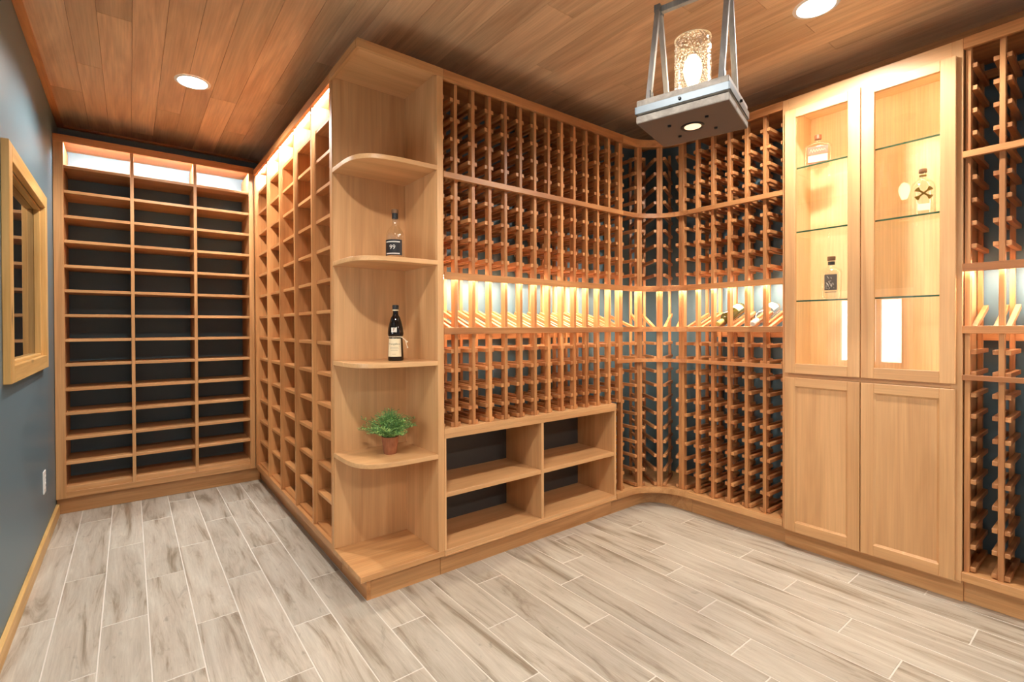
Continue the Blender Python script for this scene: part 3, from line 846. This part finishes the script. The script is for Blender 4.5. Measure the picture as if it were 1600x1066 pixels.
def label_patch(r, w_, z0, z1, T, mat, parent, name='paper_label', n=14, label=None):
    """A sheet wrapped round the front of a bottle (local -Y), with thickness."""
    m = MB(); vs = []
    for i in range(n+1):
        a = -w_/2/r + w_/r*i/n
        for rad in (r, r+.0005):
            for z in (z0, z1): vs.append(T @ Vector((rad*math.sin(a), -rad*math.cos(a), z)))
    fs = []
    for i in range(n):
        a = i*4; b = a+4
        fs += [[a+2, b+2, b+3, a+3], [a, a+1, b+1, b], [a, b, b+2, a+2], [a+1, a+3, b+3, b+1]]
    m.raw(vs, fs, smooth=False); return m.build(name, mat, parent, label)

def face_cam(x, y, extra=0.0):
    """Turn about Z so that local -Y looks at the camera (plus extra)."""
    return math.atan2(-y, -x)+math.pi/2+extra

def clear_bottle_black_label():
    x, y, z = 1.011, 2.16, 1.5165
    t = thing('liquor_bottle', 'empty clear bottle with a black label and black-banded cork on the second rounded shelf', 'bottle', (x, y, z))
    T_ = Matrix.Translation((x, y, z)) @ Matrix.Rotation(face_cam(x, y, -.30), 4, 'Z')
    r = .043
    MB().lathe([(r-.006, 0), (r, .008), (r, .118), (r-.003, .135), (r-.012, .152), (.018, .166), (.0135, .174), (.0125, .205), (.0138, .207)], T=T_, n=44).build('bottle_glass', MAT['bottle_clear'], t)
    MB().lathe([(.0150, .203), (.0150, .228)], T=T_).build('neck_band', MAT['black_label'], t, 'black neck band')
    MB().lathe([(.0160, .228), (.0165, .232), (.0160, .246)], T=T_).build('stopper', MAT['cork'], t)
    label_patch(r+.0003, .098, .024, .098, T_, MAT['black_label'], t)
    text_mesh('99', .030, MAT['white_ink'], t, T_ @ Matrix.Translation((0, 0, .061)), bend=r+.0012)
    for zz, s in ((.088, .072), (.033, .07)):
        label_patch(r+.0009, s, zz-.0035, zz+.0015, T_, MAT['white_ink'], t, 'label_stripe')
clear_bottle_black_label()

def dark_bottle():
    x, y, z = 1.014, 2.165, 1.0415
    t = thing('liquor_bottle', 'dark robe-shaped liqueur bottle with cream label and cord belt on the third rounded shelf', 'bottle', (x, y, z))
    T_ = Matrix.Translation((x, y, z)) @ Matrix.Rotation(face_cam(x, y, -.22), 4, 'Z')
    prof = [(.034, 0), (.037, .006), (.0365, .03), (.0325, .108), (.0315, .116), (.036, .119), (.0375, .130), (.035, .155), (.028, .185), (.022, .205), (.0145, .217), (.0125, .226), (.0125, .243)]
    MB().lathe(prof, T=T_, n=44).build('bottle_glass', MAT['dark_glass'], t)
    MB().lathe([(.0145, .238), (.0150, .244)], T=T_).build('neck_ring', MAT['paper'], t)
    MB().lathe([(.0150, .244), (.0155, .262), (.0135, .266)], T=T_).build('cap', MAT['black_label'], t, 'black screw cap')
    # tapering body label
    m = MB(); vs = []; n = 14
    for i in range(n+1):
        a = -1.0+2.0*i/n
        for zz, rr_ in ((.020, .0372), (.106, .0332)):
            for k in (0, .0005):
                vs.append(T_ @ Vector(((rr_+k)*math.sin(a), -(rr_+k)*math.cos(a), zz)))
    fs = []
    for i in range(n):
        a = i*4; b = a+4
        fs += [[a+1, b+1, b+3, a+3], [a, a+2, b+2, b], [a, b, b+1, a+1], [a+2, a+3, b+3, b+2]]
    m.raw(vs, fs); m.build('paper_label', MAT['paper'], t)
    text_mesh('Frangelico', .0135, MAT['ink'], t, T_ @ Matrix.Translation((0, 0, .080)), bend=.0352)
    for zz, s in ((.064, .040), (.057, .044), (.050, .036), (.032, .018)):
        label_patch(.0352+(.064-zz)*.046, s, zz-.0006, zz+.0006, T_, MAT['ink'], t, 'label_print')
    # shoulder label
    label_patch(.0372, .026, .136, .158, T_, MAT['paper_white'], t)
    text_mesh('F', .020, MAT['copper_label'], t, T_ @ Matrix.Translation((0, 0, .147)), bend=.0384)
    m = MB(); 
    for k in range(30):
        a0, a1 = 2*math.pi*k/30, 2*math.pi*(k+1)/30; R = .0340
        m.tube(T_ @ Vector((R*math.cos(a0), R*math.sin(a0), .1135)), T_ @ Vector((R*math.cos(a1), R*math.sin(a1), .1135)), .0021, n=8, caps=False)
    a = -math.radians(38); p = Vector((.034*math.cos(a), .034*math.sin(a), .1135))
    chain = [p, p+Vector((.012, -.004, -.004)), p+Vector((.026, -.006, -.016)), p+Vector((.034, -.006, -.022))]
    for q0, q1 in zip(chain, chain[1:]): m.tube(T_ @ q0, T_ @ q1, .0019, n=8)
    chain = [chain[2], chain[2]+Vector((.004, 0, -.018)), chain[2]+Vector((.009, 0, -.033))]
    for q0, q1 in zip(chain, chain[1:]): m.tube(T_ @ q0, T_ @ q1, .0019, n=8)
    for q in (p+Vector((.034, -.006, -.022)), chain[-1]): m.tube(T_ @ (q+Vector((0, 0, .003))), T_ @ (q-Vector((0, 0, .004))), .0034, n=8)
    m.build('cord_belt', MAT['cord'], t, 'cream knotted cord')
dark_bottle()

def potted_plant():
    x, y, z = .985, 2.17, .5985
    t = thing('potted_plant', 'small bushy green plant in a terracotta pot on the lowest rounded shelf', 'plant', (x, y, z))
    T_ = Matrix.Translation((x, y, z))
    MB().lathe([(.028, 0), (.030, .002), (.040, .078), (.041, .083), (.037, .083), (.036, .072)], T=T_, closed=False).build('pot', MAT['terracotta'], t)
    MB().lathe([(.0005, .074), (.0365, .073)], T=T_, closed=False).build('soil', MAT['soil'], t)
    rs = random.Random(3); m = MB(); st = MB()
    for i in range(170):
        a = rs.uniform(0, 2*math.pi); tilt = abs(rs.gauss(0, .62)) if i % 3 else rs.uniform(.9, 1.55)
        tilt = min(tilt, 1.6); L = rs.uniform(.105, .160)*(1.0 if tilt > .8 else .9)
        p = Vector((rs.uniform(-.02, .02), rs.uniform(-.02, .02), .074)); d = Vector((math.sin(tilt*.55)*math.cos(a), math.sin(tilt*.55)*math.sin(a), math.cos(tilt*.55)))
        seg = 5; pts = [p.copy()]
        for s_ in range(seg):
            d = (d+Vector((math.cos(a), math.sin(a), -.25))*.17*tilt).normalized(); p = p+d*L/seg; pts.append(p.copy())
        for q0, q1 in zip(pts, pts[1:]): st.tube(T_ @ q0, T_ @ q1, .0008, n=4, caps=False)
        for j in range(1, len(pts)):
            for h in range(5):
                q = pts[j-1].lerp(pts[j], h/5) if j > 1 else pts[j]
                b_ = rs.uniform(0, 2*math.pi); out = Vector((math.cos(b_), math.sin(b_), rs.uniform(-.1, .9))).normalized()
                ln = rs.uniform(.014, .028); wd = .0021
                side = out.cross(Vector((0, 0, 1))).normalized()*wd
                if side.length < 1e-4: side = Vector((wd, 0, 0))
                mid = q+out*ln*.5+Vector((0, 0, .001)); end = q+out*ln+Vector((0, 0, -.002))
                vs = [T_ @ q, T_ @ (mid+side), T_ @ end, T_ @ (mid-side)]
                m.raw(vs, [[0, 1, 2, 3]], 0, min(1, max(0, rs.gauss(.42, .25))))
    st.build('stems', MAT['leaf'], t); m.build('foliage', MAT['leaf'], t)
potted_plant()

def flat_profile(hw, hd, n=40, p=3.0):
    return [(hw*(abs(math.cos(a))**(2/p))*(1 if math.cos(a) >= 0 else -1), hd*(abs(math.sin(a))**(2/p))*(1 if math.sin(a) >= 0 else -1)) for a in [2*math.pi*k/n for k in range(n)]]
def loft(rings, T_):
    """rings: (half width, half depth, z)"""
    m = MB(); vs = []; n = 40
    for hw, hd, z, p in rings:
        vs += [T_ @ Vector((a, b, z)) for a, b in flat_profile(hw, hd, n, p)]
    fs = []
    for j in range(len(rings)-1):
        for k in range(n): fs.append([j*n+k, j*n+(k+1) % n, (j+1)*n+(k+1) % n, (j+1)*n+k])
    m.raw(vs, fs, smooth=True); m.raw(vs, [list(range(n))[::-1], [(len(rings)-1)*n+k for k in range(n)]]); return m

def cabinet_bottles():
    # bourbon flask on the upper shelf behind the left glass door
    x, y, z = XR+.115, 1.052, 2.0525
    t = thing('liquor_bottle', 'squat flask-shaped bottle with a copper-brown label on the upper glass shelf behind the left door', 'bottle', (x, y, z))
    T_ = Matrix.Translation((x, y, z)) @ Matrix.Rotation(-math.pi/2+.30, 4, 'Z')
    loft([(.060, .026, 0, 3.5), (.064, .030, .006, 3.5), (.064, .030, .105, 3.5), (.058, .027, .118, 3), (.036, .020, .132, 2.5), (.016, .014, .139, 2), (.0135, .0135, .150, 2)], T_).build('bottle_glass', MAT['bottle_clear'], t)
    MB().lathe([(.0165, .150), (.0165, .172)], T=T_).build('stopper', MAT['copper_label'], t, 'brown wooden stopper')
    MB().box(-.046, .046, -.0312, -.0304, .062, .106, ch=0, T=T_).build('paper_label', MAT['copper_label'], t, 'copper-brown upper label')
    MB().box(-.044, .044, -.0312, -.0304, .024, .060, ch=0, T=T_).build('paper_label', MAT['paper'], t, 'cream lower label')
    MB().box(-.044, .044, -.0312, -.0304, .014, .022, ch=0, T=T_).build('label_stripe', MAT['copper_label'], t)
    m = MB(); pts = [Vector((-.036+.006*k, -.0316, .084+(.010 if k % 2 else -.009)*(1-.05*k))) for k in range(13)]
    for a, b in zip(pts, pts[1:]): m.tube(T_ @ a, T_ @ b, .0009, n=5)
    m.build('script_flourish', MAT['paper'], t)
    # dark-label bottle on the lower shelf behind the left door
    x, y, z = XR+.105, .985, 1.3385
    t = thing('liquor_bottle', 'clear bottle with a dark grey label on the lower glass shelf behind the left door', 'bottle', (x, y, z))
    T_ = Matrix.Translation((x, y, z)) @ Matrix.Rotation(-math.pi/2+.25, 4, 'Z')
    loft([(.040, .034, 0, 3), (.043, .037, .006, 3), (.048, .040, .140, 3), (.044, .036, .156, 2.5), (.020, .020, .170, 2), (.0145, .0145, .178, 2), (.0145, .0145, .200, 2)], T_).build('bottle_glass', MAT['bottle_clear'], t)
    MB().lathe([(.0155, .183), (.0155, .200)], T=T_).build('neck_band', MAT['black_label'], t)
    MB().lathe([(.0175, .206), (.0185, .210), (.0185, .226)], T=T_).build('stopper', MAT['cork'], t)
    MAT['grey_label'] = plain('grey_label', (92, 84, 80), .5)
    MB().box(-.027, .027, -.0412, -.0402, .048, .130, ch=0, T=T_).build('paper_label', MAT['grey_label'], t)
    m = MB(); rs = random.Random(9)
    for k in range(16):
        a = Vector((rs.uniform(-.02, .02), -.0416, rs.uniform(.056, .122))); b = a+Vector((rs.uniform(-.012, .012), 0, rs.uniform(-.016, .016))); b.x = max(-.024, min(.024, b.x)); b.z = max(.052, min(.127, b.z))
        m.tube(T_ @ a, T_ @ b, .0009, n=5)
    m.build('label_engraving', MAT['white_ink'], t)
    MB().box(-.025, .025, -.0412, -.0402, .036, .040, ch=0, T=T_).build('label_stripe', MAT['grey_label'], t)
    # bottle with crossed bones
    x, y, z = XR+.095, .612, 1.7095
    t = thing('liquor_bottle', 'clear bottle with a golden cross of two bones, behind the right glass door', 'bottle', (x, y, z))
    T_ = Matrix.Translation((x, y, z)) @ Matrix.Rotation(-math.pi/2+.28, 4, 'Z')
    loft([(.040, .038, 0, 2.4), (.044, .042, .006, 2.4), (.045, .043, .125, 2.4), (.040, .038, .148, 2.2), (.020, .020, .168, 2), (.0130, .0130, .178, 2), (.0125, .0125, .198, 2)], T_).build('bottle_glass', MAT['bottle_clear'], t)
    MB().lathe([(.0125, .198), (.015, .199), (.015, .215), (.012, .217)], T=T_).build('stopper', MAT['cork'], t)
    MB().lathe([(.0135, .182), (.0135, .188)], T=T_).build('neck_band', MAT['gold'], t)
    m = MB()
    for sg in (1, -1):
        Rm = T_ @ Matrix.Translation((0, -.0440, .096)) @ Matrix.Rotation(sg*math.radians(40), 4, 'Y')
        poly = [(-.034, -.011), (-.027, -.009), (-.019, -.004), (.019, -.004), (.027, -.009), (.034, -.011), (.036, 0), (.034, .011), (.027, .009), (.019, .004), (-.019, .004), (-.027, .009), (-.034, .011), (-.036, 0)]
        n = len(poly); vs = [Rm @ Vector((a, sg*.0003-.0006, b)) for a, b in poly]+[Rm @ Vector((a, sg*.0003+.0006, b)) for a, b in poly]
        m.raw(vs, [list(range(n)), list(range(n, 2*n))[::-1]]+[[k, (k+1) % n, n+(k+1) % n, n+k] for k in range(n)])
    m.build('crossed_bones', MAT['gold'], t, 'golden cross of two flared bones')
    MB().box(-.020, .020, -.0440, -.0432, .018, .048, ch=0, T=T_).build('paper_label', MAT['paper_white'], t)
cabinet_bottles()

def wine_bottle(y, glass, foil, labelmat, label):
    a = math.radians(20)
    # axis rises into the rack; the neck points out at the room
    z0 = 1.213; x0 = XR-.022
    t = thing('wine_bottle', label, 'bottle', (XR+.12, y, 1.28))
    # local +Z of the bottle (towards the neck) = (-cos a, 0, -sin a)
    zx = Vector((-math.cos(a), 0, -math.sin(a))); yy = Vector((0, 1, 0)); xx = yy.cross(zx)
    R_ = Matrix((xx, yy, zx)).transposed().to_4x4()
    base = Vector((x0, y, z0)) - zx*.300; base.z = z0+.300*math.sin(a)
    R_.translation = base
    r = .0368
    MB().lathe([(.030, .004), (.035, 0), (r, .006), (r, .185), (.034, .200), (.022, .222), (.0155, .238), (.0140, .250)], T=R_, n=40).build('bottle_glass', glass, t)
    MB().lathe([(.0148, .238), (.0145, .2985), (.0120, .300)], T=R_).build('foil_capsule', foil, t)
    # label faces upward and to the room
    Rl = R_ @ Matrix.Rotation(math.radians(-90), 4, 'Z')
    m = MB(); vs = []; n = 16
    for i in range(n+1):
        an = math.pi-1.25+2.5*i/n
        for zz in (.030, .100):
            for k in (.0002, .0008): vs.append(R_ @ Vector(((r+k)*math.cos(an+math.pi), (r+k)*math.sin(an+math.pi), zz)))
    fs = []
    for i in range(n):
        q = i*4; b = q+4
        fs += [[q+1, b+1, b+3, q+3], [q, q+2, b+2, b], [q, b, b+1, q+1], [q+2, q+3, b+3, b+2]]
    m.raw(vs, fs); m.build('paper_label', labelmat, t)
MAT['tan_label'] = plain('tan_label', (206, 176, 128), .6)
wine_bottle(1.5395, MAT['green_glass'], MAT['foil_yellow'], MAT['tan_label'], 'olive-green wine bottle with a yellow capsule lying on the lit display row')
wine_bottle(1.3335, MAT['bottle_clear'], MAT['foil_white'], MAT['paper_white'], 'pale clear wine bottle with a white capsule lying on the lit display row')

def outlet():
    y, z = 3.655, .355
    t = thing('outlet_plate', 'white electrical outlet plate low on the slate blue left wall', 'outlet', (XW, y, z))
    box('cover_plate', MAT['white'], t, XW, XW+.006, y-.038, y+.038, z-.061, z+.061, ch=.002)
    for dz in (-.021, .021):
        o = box('socket_face', MAT['white'], t, XW+.006, XW+.0085, y-.017, y+.017, z+dz-.014, z+dz+.014, ch=.001)
        for dy in (-.006, .006): box('slot', MAT['black'], o, XW+.0086, XW+.0090, y+dy-.001, y+dy+.001, z+dz-.004, z+dz+.006, ch=0)
outlet()
